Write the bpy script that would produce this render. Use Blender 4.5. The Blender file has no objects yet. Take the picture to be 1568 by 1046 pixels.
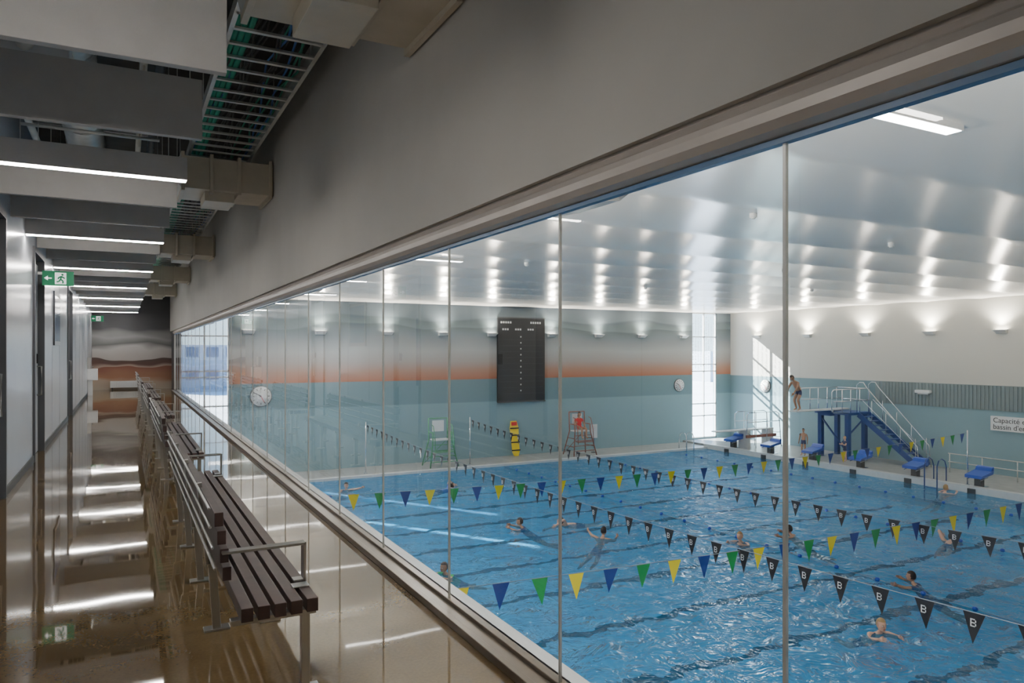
import bpy, bmesh, math, random
from mathutils import Vector, Matrix
random.seed(7)
C = bpy.context
scene = C.scene
COL = scene.collection

# ------------------------------------------------------------ materials
def newmat(name):
    m = bpy.data.materials.new(name); m.use_nodes = True
    nt = m.node_tree
    b = nt.nodes.get('Principled BSDF')
    return m, nt, b

def pm(name, col, rough=0.5, metal=0.0, noise=0.0, nscale=5.0, emis=None, estr=0.0, spec=None):
    m, nt, b = newmat(name)
    b.inputs['Base Color'].default_value = (*col, 1)
    b.inputs['Roughness'].default_value = rough
    b.inputs['Metallic'].default_value = metal
    if spec is not None: b.inputs['Specular IOR Level'].default_value = spec
    if emis:
        b.inputs['Emission Color'].default_value = (*emis, 1)
        b.inputs['Emission Strength'].default_value = estr
    geo = nt.nodes.new('ShaderNodeNewGeometry')
    if noise > 0:
        n = nt.nodes.new('ShaderNodeTexNoise'); n.inputs['Scale'].default_value = nscale; n.inputs['Detail'].default_value = 5
        nt.links.new(geo.outputs['Position'], n.inputs['Vector'])
        r = nt.nodes.new('ShaderNodeValToRGB')
        r.color_ramp.elements[0].position = 0.3; r.color_ramp.elements[1].position = 0.7
        r.color_ramp.elements[0].color = (*[c*(1-noise) for c in col], 1)
        r.color_ramp.elements[1].color = (*[min(1, c*(1+noise)) for c in col], 1)
        nt.links.new(n.outputs['Fac'], r.inputs['Fac']); nt.links.new(r.outputs['Color'], b.inputs['Base Color'])
    return m

def emat(name, col, s):
    return pm(name, (0.9, 0.9, 0.9), emis=col, estr=s)

M = {}
M['baffle'] = pm('baffle_acoustic', (0.52, 0.50, 0.48), 0.8, noise=0.04)
M['darkceil'] = pm('dark_deck', (0.05, 0.048, 0.045), 0.8, noise=0.2)
M['duct'] = pm('duct_painted', (0.50, 0.45, 0.36), 0.5, noise=0.06)
M['steel'] = pm('brushed_steel', (0.50, 0.49, 0.47), 0.3, 1.0, noise=0.05)
M['chrome'] = pm('polished_steel', (0.75, 0.76, 0.78), 0.15, 1.0)
M['galv'] = pm('galvanised', (0.6, 0.6, 0.57), 0.45, 0.6, noise=0.1)
M['black'] = pm('black_paint', (0.012, 0.012, 0.014), 0.4)
M['charcoal'] = pm('charcoal', (0.05, 0.055, 0.06), 0.45)
M['bulk'] = pm('bulkhead_paint', (0.50, 0.475, 0.44), 0.7, noise=0.03, nscale=2)
M['header'] = pm('header_metal', (0.52, 0.47, 0.43), 0.4, 0.3, noise=0.04)
M['sill'] = pm('bronze_sill', (0.16, 0.13, 0.10), 0.35, 0.6, noise=0.06)
M['skyreflect'] = pm('painted_sky_reflection', (0.08, 0.17, 0.32), 0.4)  # flat blue painted in place of a sky reflection
M['slat'] = pm('bench_slat_brown', (0.050, 0.028, 0.025), 0.45, noise=0.25, nscale=12)
M['white'] = pm('white_paint', (0.75, 0.76, 0.77), 0.5, noise=0.03)
M['laminate'] = pm('white_laminate', (0.60, 0.63, 0.68), 0.22, noise=0.03, nscale=1.5)
M['door'] = pm('door_panel', (0.50, 0.53, 0.58), 0.3, noise=0.04)
M['frame'] = pm('dark_frame', (0.08, 0.085, 0.095), 0.4)
M['green'] = pm('pennant_green', (0.01, 0.25, 0.06), 0.6)
M['yellow'] = pm('pennant_yellow', (0.85, 0.68, 0.02), 0.6)
M['navy'] = pm('pennant_blue', (0.01, 0.04, 0.22), 0.6)
M['pblack'] = pm('pennant_black', (0.008, 0.008, 0.012), 0.6)
M['pwhite'] = pm('letter_white', (0.7, 0.7, 0.7), 0.6)
M['rope'] = pm('rope', (0.22, 0.25, 0.28), 0.7)
M['blue'] = pm('blue_plastic', (0.01, 0.06, 0.36), 0.3)
M['dblue'] = pm('dark_blue_steel', (0.015, 0.05, 0.20), 0.4)
M['lime'] = pm('green_steel', (0.08, 0.30, 0.16), 0.4)
M['redst'] = pm('red_steel', (0.22, 0.08, 0.06), 0.4)
M['yboard'] = pm('yellow_board', (0.8, 0.6, 0.02), 0.4)
M['deck'] = pm('deck_tile', (0.32, 0.33, 0.33), 0.35, noise=0.12, nscale=3)
M['curb'] = pm('curb_tile', (0.62, 0.64, 0.65), 0.35, noise=0.05)
M['skin'] = pm('skin_light', (0.62, 0.36, 0.26), 0.5)
M['skin2'] = pm('skin_tan', (0.40, 0.22, 0.14), 0.5)
M['hair'] = pm('hair_dark', (0.02, 0.012, 0.01), 0.6)
M['hair2'] = pm('hair_blond', (0.35, 0.22, 0.1), 0.6)
M['red'] = pm('red_shirt', (0.6, 0.02, 0.02), 0.7)
M['suit'] = pm('swimsuit_navy', (0.02, 0.03, 0.10), 0.5)
M['lips'] = pm('lips', (0.4, 0.1, 0.09), 0.5)
M['greencable'] = pm('cable_green', (0.02, 0.26, 0.16), 0.5)
M['bluecable'] = pm('cable_blue', (0.03, 0.12, 0.4), 0.5)
M['exitgreen'] = emat('exit_green', (0.01, 0.35, 0.16), 0.2)
M['exitgreen'].node_tree.nodes['Principled BSDF'].inputs['Base Color'].default_value = (0.01, 0.20, 0.08, 1)
M['exitwhite'] = emat('exit_white', (1, 1, 1), 0.8)
M['strip'] = emat('led_strip', (1.0, 0.96, 0.9), 100.0)
M['hallstrip'] = emat('hall_led_strip', (1.0, 0.98, 0.95), 20.0)
M['lampglow'] = emat('uplight_lens', (1.0, 0.92, 0.75), 40.0)
M['acoustic'] = pm('acoustic_band', (0.18, 0.225, 0.24), 0.6)
M['snow'] = pm('snow_ground', (0.75, 0.78, 0.82), 0.8, noise=0.1, nscale=0.2)
M['building'] = pm('building_wall', (0.35, 0.40, 0.48), 0.7, noise=0.1)
M['bglass'] = pm('building_glass', (0.05, 0.10, 0.2), 0.2)
M['rib'] = pm('white_metal', (0.7, 0.7, 0.7), 0.3, 0.2)

# polished concrete
m, nt, b = newmat('polished_concrete'); M['concrete'] = m
geo = nt.nodes.new('ShaderNodeNewGeometry')
n = nt.nodes.new('ShaderNodeTexNoise'); n.inputs['Scale'].default_value = 1.3; n.inputs['Detail'].default_value = 8
nt.links.new(geo.outputs['Position'], n.inputs['Vector'])
r = nt.nodes.new('ShaderNodeValToRGB')
r.color_ramp.elements[0].position = 0.3; r.color_ramp.elements[0].color = (0.125, 0.080, 0.034, 1)
r.color_ramp.elements[1].position = 0.72; r.color_ramp.elements[1].color = (0.215, 0.150, 0.073, 1)
nt.links.new(n.outputs['Fac'], r.inputs['Fac'])
n3 = nt.nodes.new('ShaderNodeTexNoise'); n3.inputs['Scale'].default_value = 60; nt.links.new(geo.outputs['Position'], n3.inputs['Vector'])
mx = nt.nodes.new('ShaderNodeMixRGB'); mx.blend_type = 'MULTIPLY'; mx.inputs['Fac'].default_value = 0.35
nt.links.new(r.outputs['Color'], mx.inputs['Color1']); nt.links.new(n3.outputs['Fac'], mx.inputs['Color2'])
nt.links.new(mx.outputs['Color'], b.inputs['Base Color'])
b.inputs['Roughness'].default_value = 0.03
b.inputs['Specular IOR Level'].default_value = 0.8
n4 = nt.nodes.new('ShaderNodeTexNoise'); n4.inputs['Scale'].default_value = 1.6; n4.inputs['Detail'].default_value = 1; nt.links.new(geo.outputs['Position'], n4.inputs['Vector'])
bp = nt.nodes.new('ShaderNodeBump'); bp.inputs['Strength'].default_value = 0.04; bp.inputs['Distance'].default_value = 0.03
nt.links.new(n4.outputs['Fac'], bp.inputs['Height']); nt.links.new(bp.outputs['Normal'], b.inputs['Normal'])

def zramp_mat(name, z0, z1, stops, wave=0.3, wscale=0.35, wavemask=None, rough=0.6):
    m, nt, b = newmat(name)
    geo = nt.nodes.new('ShaderNodeNewGeometry')
    sep = nt.nodes.new('ShaderNodeSeparateXYZ'); nt.links.new(geo.outputs['Position'], sep.inputs[0])
    mp = nt.nodes.new('ShaderNodeMapping'); mp.inputs['Scale'].default_value = (wscale, wscale, wscale*2.5)
    nt.links.new(geo.outputs['Position'], mp.inputs['Vector'])
    n = nt.nodes.new('ShaderNodeTexNoise'); n.inputs['Scale'].default_value = 1; n.inputs['Detail'].default_value = 1
    nt.links.new(mp.outputs[0], n.inputs['Vector'])
    s = nt.nodes.new('ShaderNodeMath'); s.operation = 'SUBTRACT'; s.inputs[1].default_value = 0.5
    nt.links.new(n.outputs['Fac'], s.inputs[0])
    w = nt.nodes.new('ShaderNodeMath'); w.operation = 'MULTIPLY'; w.inputs[1].default_value = wave
    nt.links.new(s.outputs[0], w.inputs[0])
    src = w.outputs[0]
    if wavemask:
        k = nt.nodes.new('ShaderNodeMapRange'); k.inputs['From Min'].default_value = wavemask[0]; k.inputs['From Max'].default_value = wavemask[1]
        nt.links.new(sep.outputs['Z'], k.inputs['Value'])
        mm = nt.nodes.new('ShaderNodeMath'); mm.operation = 'MULTIPLY'
        nt.links.new(src, mm.inputs[0]); nt.links.new(k.outputs[0], mm.inputs[1]); src = mm.outputs[0]
    a = nt.nodes.new('ShaderNodeMath'); a.operation = 'ADD'
    nt.links.new(sep.outputs['Z'], a.inputs[0]); nt.links.new(src, a.inputs[1])
    mr = nt.nodes.new('ShaderNodeMapRange'); mr.inputs['From Min'].default_value = z0; mr.inputs['From Max'].default_value = z1
    nt.links.new(a.outputs[0], mr.inputs['Value'])
    r = nt.nodes.new('ShaderNodeValToRGB')
    els = r.color_ramp.elements
    for i, (z, c) in enumerate(stops):
        p = (z - z0)/(z1 - z0)
        if i < 2: e = els[i]; e.position = p
        else: e = els.new(p)
        e.color = (*c, 1)
    nt.links.new(mr.outputs[0], r.inputs['Fac']); nt.links.new(r.outputs['Color'], b.inputs['Base Color'])
    b.inputs['Roughness'].default_value = rough
    return m

TEAL = (0.205, 0.32, 0.37); TEALD = (0.13, 0.215, 0.25)
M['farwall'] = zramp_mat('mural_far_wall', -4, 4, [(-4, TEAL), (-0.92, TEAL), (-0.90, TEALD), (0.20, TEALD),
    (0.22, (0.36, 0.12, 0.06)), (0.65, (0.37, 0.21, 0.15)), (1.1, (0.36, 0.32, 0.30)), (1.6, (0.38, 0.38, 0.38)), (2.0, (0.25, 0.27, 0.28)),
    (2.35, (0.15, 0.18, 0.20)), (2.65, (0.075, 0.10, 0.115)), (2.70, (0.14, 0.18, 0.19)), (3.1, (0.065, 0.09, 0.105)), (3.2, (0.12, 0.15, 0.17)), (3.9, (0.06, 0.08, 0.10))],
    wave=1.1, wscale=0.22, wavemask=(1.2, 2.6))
M['rightwall'] = zramp_mat('right_wall_paint', -4, 4, [(-4, TEAL), (-0.92, TEAL), (-0.90, TEALD), (0.13, TEALD), (0.15, (0.58, 0.565, 0.52)), (4, (0.62, 0.60, 0.55))], wave=0)
M['endmural'] = zramp_mat('mural_end_wall', 0, 4, [(0, (0.42, 0.36, 0.30)), (0.35, (0.42, 0.32, 0.24)), (0.5, (0.34, 0.17, 0.10)), (0.9, (0.23, 0.09, 0.06)), (0.93, (0.42, 0.32, 0.27)), (1.05, (0.11, 0.055, 0.045)),
    (1.25, (0.09, 0.06, 0.05)), (1.28, (0.42, 0.38, 0.36)), (1.7, (0.45, 0.43, 0.42)), (1.9, (0.12, 0.12, 0.12)), (2.15, (0.25, 0.25, 0.25)), (2.5, (0.05, 0.05, 0.055)), (3.0, (0.04, 0.04, 0.045)), (4.0, (0.06, 0.06, 0.06))],
    wave=0.5, wscale=0.8)

M['hallceil'] = pm('glossy_ceiling_panel', (0.88, 0.85, 0.82), 0.20, 0.15)
def schlick(nt, f0, normal=None):
    lw = nt.nodes.new('ShaderNodeLayerWeight'); lw.inputs['Blend'].default_value = 0.5
    if normal: nt.links.new(normal, lw.inputs['Normal'])
    p = nt.nodes.new('ShaderNodeMath'); p.operation = 'POWER'; p.inputs[1].default_value = 5
    nt.links.new(lw.outputs['Facing'], p.inputs[0])
    a = nt.nodes.new('ShaderNodeMath'); a.operation = 'MULTIPLY_ADD'; a.inputs[1].default_value = 1-f0; a.inputs[2].default_value = f0; a.use_clamp = True
    nt.links.new(p.outputs[0], a.inputs[0])
    return a.outputs[0]
def glassmat(name, tint=(1, 1, 1), f0=0.05):
    m, nt, b = newmat(name); nt.nodes.remove(b)
    out = nt.nodes['Material Output']
    t = nt.nodes.new('ShaderNodeBsdfTransparent'); t.inputs[0].default_value = (*tint, 1)
    g = nt.nodes.new('ShaderNodeBsdfGlossy'); g.inputs['Roughness'].default_value = 0.0
    mx = nt.nodes.new('ShaderNodeMixShader')
    nt.links.new(schlick(nt, f0), mx.inputs[0]); nt.links.new(t.outputs[0], mx.inputs[1]); nt.links.new(g.outputs[0], mx.inputs[2])
    nt.links.new(mx.outputs[0], out.inputs[0])
    return m
M['glass'] = glassmat('clear_glass', (0.96, 0.985, 0.985), 0.045)
M['winglass'] = glassmat('window_glass', (0.9, 0.97, 1.0), 0.05)
# water
m, nt, b = newmat('pool_water'); M['water'] = m; nt.nodes.remove(b)
out = nt.nodes['Material Output']
t = nt.nodes.new('ShaderNodeBsdfTransparent'); t.inputs[0].default_value = (0.31, 0.69, 0.91, 1)
df = nt.nodes.new('ShaderNodeBsdfDiffuse'); df.inputs[0].default_value = (0.03, 0.22, 0.48, 1)
g = nt.nodes.new('ShaderNodeBsdfGlossy'); g.inputs['Roughness'].default_value = 0.06
geo = nt.nodes.new('ShaderNodeNewGeometry')
n1 = nt.nodes.new('ShaderNodeTexNoise'); n1.inputs['Scale'].default_value = 1.7; n1.inputs['Detail'].default_value = 3; n1.inputs['Roughness'].default_value = 0.55; n1.inputs['Distortion'].default_value = 1.2
nt.links.new(geo.outputs['Position'], n1.inputs['Vector'])
bp = nt.nodes.new('ShaderNodeBump'); bp.inputs['Strength'].default_value = 1.0; bp.inputs['Distance'].default_value = 0.60
nt.links.new(n1.outputs['Fac'], bp.inputs['Height'])
nt.links.new(bp.outputs[0], g.inputs['Normal'])
m0 = nt.nodes.new('ShaderNodeMixShader'); m0.inputs[0].default_value = 0.30
nt.links.new(t.outputs[0], m0.inputs[1]); nt.links.new(df.outputs[0], m0.inputs[2])
mx = nt.nodes.new('ShaderNodeMixShader')
nt.links.new(schlick(nt, 0.05, bp.outputs[0]), mx.inputs[0]); nt.links.new(m0.outputs[0], mx.inputs[1]); nt.links.new(g.outputs[0], mx.inputs[2])
nt.links.new(mx.outputs[0], out.inputs[0])
# pool floor
m, nt, b = newmat('pool_floor_tile'); M['poolfloor'] = m
geo = nt.nodes.new('ShaderNodeNewGeometry')
nz = nt.nodes.new('ShaderNodeTexNoise'); nz.inputs['Scale'].default_value = 1.5; nz.inputs['Detail'].default_value = 3
nt.links.new(geo.outputs['Position'], nz.inputs['Vector'])
sep = nt.nodes.new('ShaderNodeSeparateXYZ'); nt.links.new(geo.outputs['Position'], sep.inputs[0])
def mth(op, a, bb, nt=nt):
    q = nt.nodes.new('ShaderNodeMath'); q.operation = op
    for i, v in enumerate((a, bb)):
        if v is None: continue
        if isinstance(v, (int, float)): q.inputs[i].default_value = v
        else: nt.links.new(v, q.inputs[i])
    return q.outputs[0]
wob = mth('MULTIPLY', mth('SUBTRACT', nz.outputs['Fac'], 0.5), 0.9)
yy = mth('ADD', mth('ADD', sep.outputs['Y'], wob), -0.75 + 1.25 + 25)
fr = mth('FRACT', mth('DIVIDE', yy, 2.5), None)
ds = mth('ABSOLUTE', mth('SUBTRACT', fr, 0.5), None)
ln = mth('LESS_THAN', ds, 0.05)
xr = mth('LESS_THAN', mth('ABSOLUTE', mth('SUBTRACT', sep.outputs['X'], 15.5), None), 11.5)
ln = mth('MULTIPLY', ln, xr)
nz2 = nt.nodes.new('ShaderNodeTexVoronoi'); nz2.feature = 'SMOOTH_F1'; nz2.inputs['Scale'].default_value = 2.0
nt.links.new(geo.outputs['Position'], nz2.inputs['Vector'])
rr = nt.nodes.new('ShaderNodeValToRGB'); rr.color_ramp.elements[0].color = (0.38, 0.68, 0.82, 1); rr.color_ramp.elements[1].color = (0.66, 0.90, 0.96, 1)  # pale cell mottling painted into the tile colour, imitating caustic light
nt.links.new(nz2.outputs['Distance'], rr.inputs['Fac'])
mxc = nt.nodes.new('ShaderNodeMixRGB'); nt.links.new(ln, mxc.inputs['Fac']); nt.links.new(rr.outputs['Color'], mxc.inputs['Color1'])
mxc.inputs['Color2'].default_value = (0.005, 0.008, 0.01, 1)
nt.links.new(mxc.outputs['Color'], b.inputs['Base Color']); b.inputs['Roughness'].default_value = 0.5

# ------------------------------------------------------------ mesh builder
math_pi = math.pi; sin = math.sin; cos = math.cos
class MB:
    def __init__(s, name):
        s.name = name; s.v = []; s.f = []; s.mi = []; s.mats = []; s.sm = []
    def m(s, k):
        if k not in s.mats: s.mats.append(k)
        return s.mats.index(k)
    def add(s, vs, fs, mat, smooth=False):
        o = len(s.v); s.v += [tuple(p) for p in vs]; k = s.m(mat)
        for f in fs: s.f.append([o+i for i in f]); s.mi.append(k); s.sm.append(smooth)
    def box(s, x0, x1, y0, y1, z0, z1, mat):
        vs = [(x0,y0,z0),(x1,y0,z0),(x1,y1,z0),(x0,y1,z0),(x0,y0,z1),(x1,y0,z1),(x1,y1,z1),(x0,y1,z1)]
        s.add(vs, [(3,2,1,0),(4,5,6,7),(0,1,5,4),(1,2,6,5),(2,3,7,6),(3,0,4,7)], mat)
    def bar(s, p0, p1, w, h, mat, up=(0,0,1)):
        p0, p1 = Vector(p0), Vector(p1); d = (p1-p0).normalized(); up = Vector(up)
        a = d.cross(up)
        if a.length < 1e-4: a = d.cross(Vector((0,1,0)))
        a.normalize(); c = a.cross(d).normalized()
        vs = []
        for p in (p0, p1):
            for (i, j) in ((-1,-1),(1,-1),(1,1),(-1,1)): vs.append(p + a*i*w/2 + c*j*h/2)
        s.add(vs, [(0,1,2,3),(7,6,5,4),(0,4,5,1),(1,5,6,2),(2,6,7,3),(3,7,4,0)], mat)
    def tube(s, pts, r, mat, n=8):
        pts = [Vector(p) for p in pts]
        rs = r if isinstance(r, (list, tuple)) else [r]*len(pts)
        vs = []; fs = []; N = len(pts); ref = None
        for i, p in enumerate(pts):
            d = (pts[min(i+1, N-1)] - pts[max(i-1, 0)])
            if d.length < 1e-7: d = Vector((0,0,1))
            d.normalize()
            if ref is None:
                ref = Vector((0,0,1)) if abs(d.z) < 0.9 else Vector((1,0,0))
            a = d.cross(ref)
            if a.length < 1e-3: a = d.cross(Vector((0,1,0.3)))
            a.normalize(); c = d.cross(a).normalized()
            for k in range(n):
                t = 2*math_pi*k/n
                vs.append(p + (a*cos(t) + c*sin(t))*rs[i])
        for i in range(N-1):
            for k in range(n):
                fs.append((i*n+k, i*n+(k+1)%n, (i+1)*n+(k+1)%n, (i+1)*n+k))
        fs.append(tuple(range(n-1, -1, -1))); fs.append(tuple((N-1)*n+k for k in range(n)))
        s.add(vs, fs, mat, True)
    def sph(s, c, r, mat, n=12, m=8, rot=None, filt=None):
        if not isinstance(r, (list, tuple)): r = (r, r, r)
        vs = []; fs = []
        for j in range(m+1):
            ph = math_pi*j/m
            for i in range(n):
                th = 2*math_pi*i/n
                vs.append(Vector((sin(ph)*cos(th), sin(ph)*sin(th), cos(ph))))
        for j in range(m):
            for i in range(n):
                q = (j*n+i, (j+1)*n+i, (j+1)*n+(i+1)%n, j*n+(i+1)%n)
                if filt:
                    cc = (vs[q[0]]+vs[q[1]]+vs[q[2]]+vs[q[3]])/4
                    if not filt(cc): continue
                fs.append(q)
        out = []
        for v in vs:
            w = Vector((v.x*r[0], v.y*r[1], v.z*r[2]))
            if rot: w = rot @ w
            out.append(w + Vector(c))
        s.add(out, fs, mat, True)
    def disc(s, c, r, axis, mat, t=0.02, n=28):
        c = Vector(c); a = Vector(axis).normalized()
        s.tube([c, c + a*t], r, mat, n)
    def build(s, parent=None, bevel=0, loc=None, rotz=0):
        me = bpy.data.meshes.new(s.name); me.from_pydata(s.v, [], s.f)
        for k in s.mats: me.materials.append(M[k])
        for p, k, sm in zip(me.polygons, s.mi, s.sm): p.material_index = k; p.use_smooth = sm
        bm = bmesh.new(); bm.from_mesh(me)
        bmesh.ops.remove_doubles(bm, verts=bm.verts, dist=1e-6)
        bm.to_mesh(me); bm.free()
        ob = bpy.data.objects.new(s.name, me); COL.objects.link(ob)
        if bevel:
            b = ob.modifiers.new('bevel', 'BEVEL'); b.width = bevel; b.segments = 2; b.limit_method = 'ANGLE'
        if loc: ob.location = loc
        ob.rotation_euler[2] = rotz
        if parent: ob.parent = parent
        return ob

def empty(name):
    e = bpy.data.objects.new(name, None); COL.objects.link(e); return e
def simple(name, boxes, bevel=0, parent=None):
    b = MB(name)
    for bx in boxes: b.box(*bx)
    return b.build(parent, bevel)

XL = -1.15; XG = 1.80; XW = 32.0; YF = 32.0; YB = -6.0; YE = 33.9
ZC = 3.8; ZD = -3.65; ZW = -3.75; ZP = -4.6

# ------------------------------------------------------------ shell: corridor
simple('floor', [(XL-0.3, XG+0.1, -3, YE, -0.25, 0.0, 'concrete')])
simple('ceiling', [(XL-0.3, 1.72, -3, YE, 4.8, 5.0, 'darkceil')])
b = MB('wall_left')
doors = [(7.9, 9.52), (12.35, 13.8), (19.5, 21.0)]
y = -3
for (a, c) in doors:
    b.box(XL-0.3, XL, y, a, 0, 4.8, 'laminate'); b.box(XL-0.3, XL, a, c, 3.1, 4.8, 'laminate'); b.box(XL-0.3, XL-0.12, a, c, 0, 3.1, 'frame'); y = c
b.box(XL-0.3, XL, y, YE, 0, 4.8, 'laminate')
for yy in [2, 4, 6, 15.5, 17.2, 22.8, 24.6, 26.4, 28.2, 30, 31.8]:
    b.box(XL-0.001, XL+0.002, yy-0.008, yy+0.008, 0.1, 3.1, 'frame')
b.build()
for i, (a, c) in enumerate(doors):
    d = MB('door_%d' % (i+1))
    d.box(XL-0.11, XL-0.06, a+0.07, c-0.07, 0.01, 2.95, 'door')
    d.box(XL-0.12, XL+0.03, a, a+0.06, 0, 3.1, 'frame'); d.box(XL-0.12, XL+0.03, c-0.06, c, 0, 3.1, 'frame'); d.box(XL-0.12, XL+0.03, a+0.06, c-0.06, 3.02, 3.1, 'frame')
    d.box(XL-0.06, XL-0.055, a+0.16, a+0.4, 0.95, 2.2, 'bglass')
    d.tube([(XL-0.06, c-0.2, 0.9), (XL+0.0, c-0.2, 0.9), (XL+0.0, c-0.2, 1.35), (XL-0.06, c-0.2, 1.35)], 0.014, 'steel')
    d.box(XL-0.06, XL-0.045, c-0.26, c-0.14, 1.4, 1.55, 'black')
    d.build()
y = -3
segs = []
for (a, c) in doors: segs.append((y, a)); y = c
segs.append((y, YE))
bb = MB('baseboard_left')
for (a, c) in segs: bb.box(XL, XL+0.015, a, c, 0, 0.1, 'charcoal')
bb.build()
simple('wall_end', [(XL-0.3, XG+0.3, YE, YE+0.3, -0.25, 5.0, 'endmural')])
simple('wall_back', [(XL-0.3, 32.3, -6.3, -6.0, -4.9, 5.0, 'bulk')])
simple('wall_side', [(XL-0.3, XL, -6.0, -3, 0, 5.0, 'bulk'), (XL-0.3, 1.72, -6.0, -3, 4.8, 5.0, 'bulk'), (XL-0.3, 1.9, -6.0, -3, -0.25, 0, 'concrete')])
b = MB('wall_bulkhead')
b.box(1.72, 1.98, YB, YE, 2.40, 5.0, 'bulk')
b.box(XG-0.02, 1.98, YF, YE, -0.25, 2.40, 'frame')
b.build()
b = MB('trim_header')
pr = [(1.75, 2.40), (1.745, 2.385), (1.755, 2.37), (1.76, 2.365), (1.735, 2.355), (1.728, 2.33), (1.732, 2.30), (1.75, 2.275), (1.775, 2.262), (1.80, 2.258), (1.83, 2.26), (1.83, 2.40)]
vs = [(x, YB, z) for x, z in pr] + [(x, YF, z) for x, z in pr]; n_ = len(pr)
b.add(vs, [(i, (i+1) % n_, n_+(i+1) % n_, n_+i) for i in range(n_)], 'header')
b.box(1.785, 1.815, YB, YF, 2.240, 2.258, 'skyreflect')  # thin strip coloured as sky reflected along the glass top
b.build()
b = MB('trim_sill')
b.box(1.66, 1.70, YB, YF, 0, 0.045, 'sill'); b.box(1.70, 1.79, YB, YF, 0, 0.03, 'sill'); b.box(1.78, 1.83, YB, YF, 0, 0.05, 'sill')
b.build(bevel=0.004)
g = empty('glass_wall')
ys = [1.57 + 1.31*i for i in range(-6, 24)]
ys = [v for v in ys if v < YF-0.2]
pb = MB('panes'); pb.add([(XG, YB, 0.05), (XG, YB, 2.24), (XG, YF, 2.24), (XG, YF, 0.05)], [(0, 1, 2, 3)], 'glass'); pb.build(g)
jb = MB('joints')
for v in ys: jb.box(XG-0.006, XG+0.006, v-0.006, v+0.006, 0.05, 2.24, 'galv')
jb.box(XG-0.03, XG+0.03, YF-0.06, YF, 0.05, 2.24, 'steel')
jb.build(g)
simple('wall_under_corridor', [(1.85, 1.98, YB, YF, -4.9, -0.0, 'white')])

# ------------------------------------------------------------ pool hall shell
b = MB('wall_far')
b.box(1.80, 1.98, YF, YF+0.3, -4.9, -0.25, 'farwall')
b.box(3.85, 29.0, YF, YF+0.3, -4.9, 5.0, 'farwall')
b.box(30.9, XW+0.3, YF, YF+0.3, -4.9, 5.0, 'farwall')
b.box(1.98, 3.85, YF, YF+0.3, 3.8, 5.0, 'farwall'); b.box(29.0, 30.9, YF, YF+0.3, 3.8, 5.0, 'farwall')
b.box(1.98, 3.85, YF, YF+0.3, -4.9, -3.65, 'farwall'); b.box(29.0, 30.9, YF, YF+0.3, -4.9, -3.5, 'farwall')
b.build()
b = MB('wall_right')
b.box(XW, XW+0.3, YB, YF, -4.9, 5.0, 'rightwall')
b.build()
b = MB('trim_acoustic_band')
b.box(XW-0.03, XW-0.001, YB, 22.5, -0.9, 0.14, 'acoustic')
yy = YB+0.1
while yy < 22.4:
    b.box(XW-0.06, XW-0.03, yy, yy+0.07, -0.88, 0.12, 'acoustic'); yy += 0.16
b.build()
# ceiling: long shallow concave glossy panels spanning along X
b = MB('ceiling_pool')
y = YF; p = 2.4; H_ = 0.042; S = 12
while y > YB+0.01:
    y0 = max(y-p, YB)
    vs = []
    for i in range(S+1):
        t = i/S; yy = y0+(y-y0)*t; zz = ZC + H_*(1-(2*t-1)**2)
        vs += [(1.98, yy, zz), (XW, yy, zz)]
    b.add(vs, [(2*i, 2*i+2, 2*i+3, 2*i+1) for i in range(S)], 'hallceil', True)
    y = y0
b.box(1.98, XW, YB, YF, 4.6, 5.0, 'white')
b.build()
simple('pool_basin', [(2.7, 28.3, -4.3, 30.0, ZP-0.3, ZP, 'poolfloor'), (2.7, 3.0, -4.3, 30.0, ZP, ZD, 'curb'), (3.0, 28.0, 29.7, 30.0, ZP, ZD, 'curb'),
       (3.0, 28.0, -4.3, -4.0, ZP, ZD, 'curb'), (28.0, 28.3, -4.3, 30.0, ZP, -3.5, 'curb')])
b = MB('pool_deck')
b.box(1.98, 2.7, YB, YF, -4.0, ZD, 'deck'); b.box(2.7, 28.3, 30.0, YF, -4.0, ZD, 'deck'); b.box(2.7, 28.3, YB, -4.3, -4.0, ZD, 'deck')
b.box(28.3, XW, YB, YF, -4.0, -3.55, 'deck')
b.build()
b = MB('pool_water'); b.add([(3.0, -4.0, ZW), (28.0, -4.0, ZW), (28.0, 29.7, ZW), (3.0, 29.7, ZW)], [(0, 1, 2, 3)], 'water'); b.build()

def window(name, x0, x1, z0, z1, vs, hs, mat='winglass'):
    w = MB(name)
    w.add([(x0, YF+0.12, z0), (x1, YF+0.12, z0), (x1, YF+0.12, z1), (x0, YF+0.12, z1)], [(0, 1, 2, 3)], mat)
    for x in vs: w.box(x-0.03, x+0.03, YF+0.04, YF+0.16, z0, z1, 'rib')
    for z in hs: w.box(x0, x1, YF+0.04, YF+0.16, z-0.03, z+0.03, 'rib')
    return w.build()
window('window_1', 1.98, 3.85, -3.65, 3.8, [2.01, 2.9, 3.82], [-3.62, -2.2, -0.7, 0.5, 0.75, 2.2, 3.77])
window('window_2', 29.0, 30.9, -3.5, 3.8, [29.03, 29.95, 30.87], [-3.47, -2.2, -1.5, 0.4, 0.8, 2.4, 3.77])
b = MB('frit_film')
random.seed(3)
for i in range(9):
    for j in range(34):
        x = 29.12 + i*0.2; z = 0.5 + j*0.095
        if random.random() < 0.85 and z < 3.75: b.box(x, x+0.08*random.uniform(0.5, 1.2), YF+0.105, YF+0.11, z, z+0.03, 'white')
fo = b.build(bpy.data.objects['window_2'])

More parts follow.
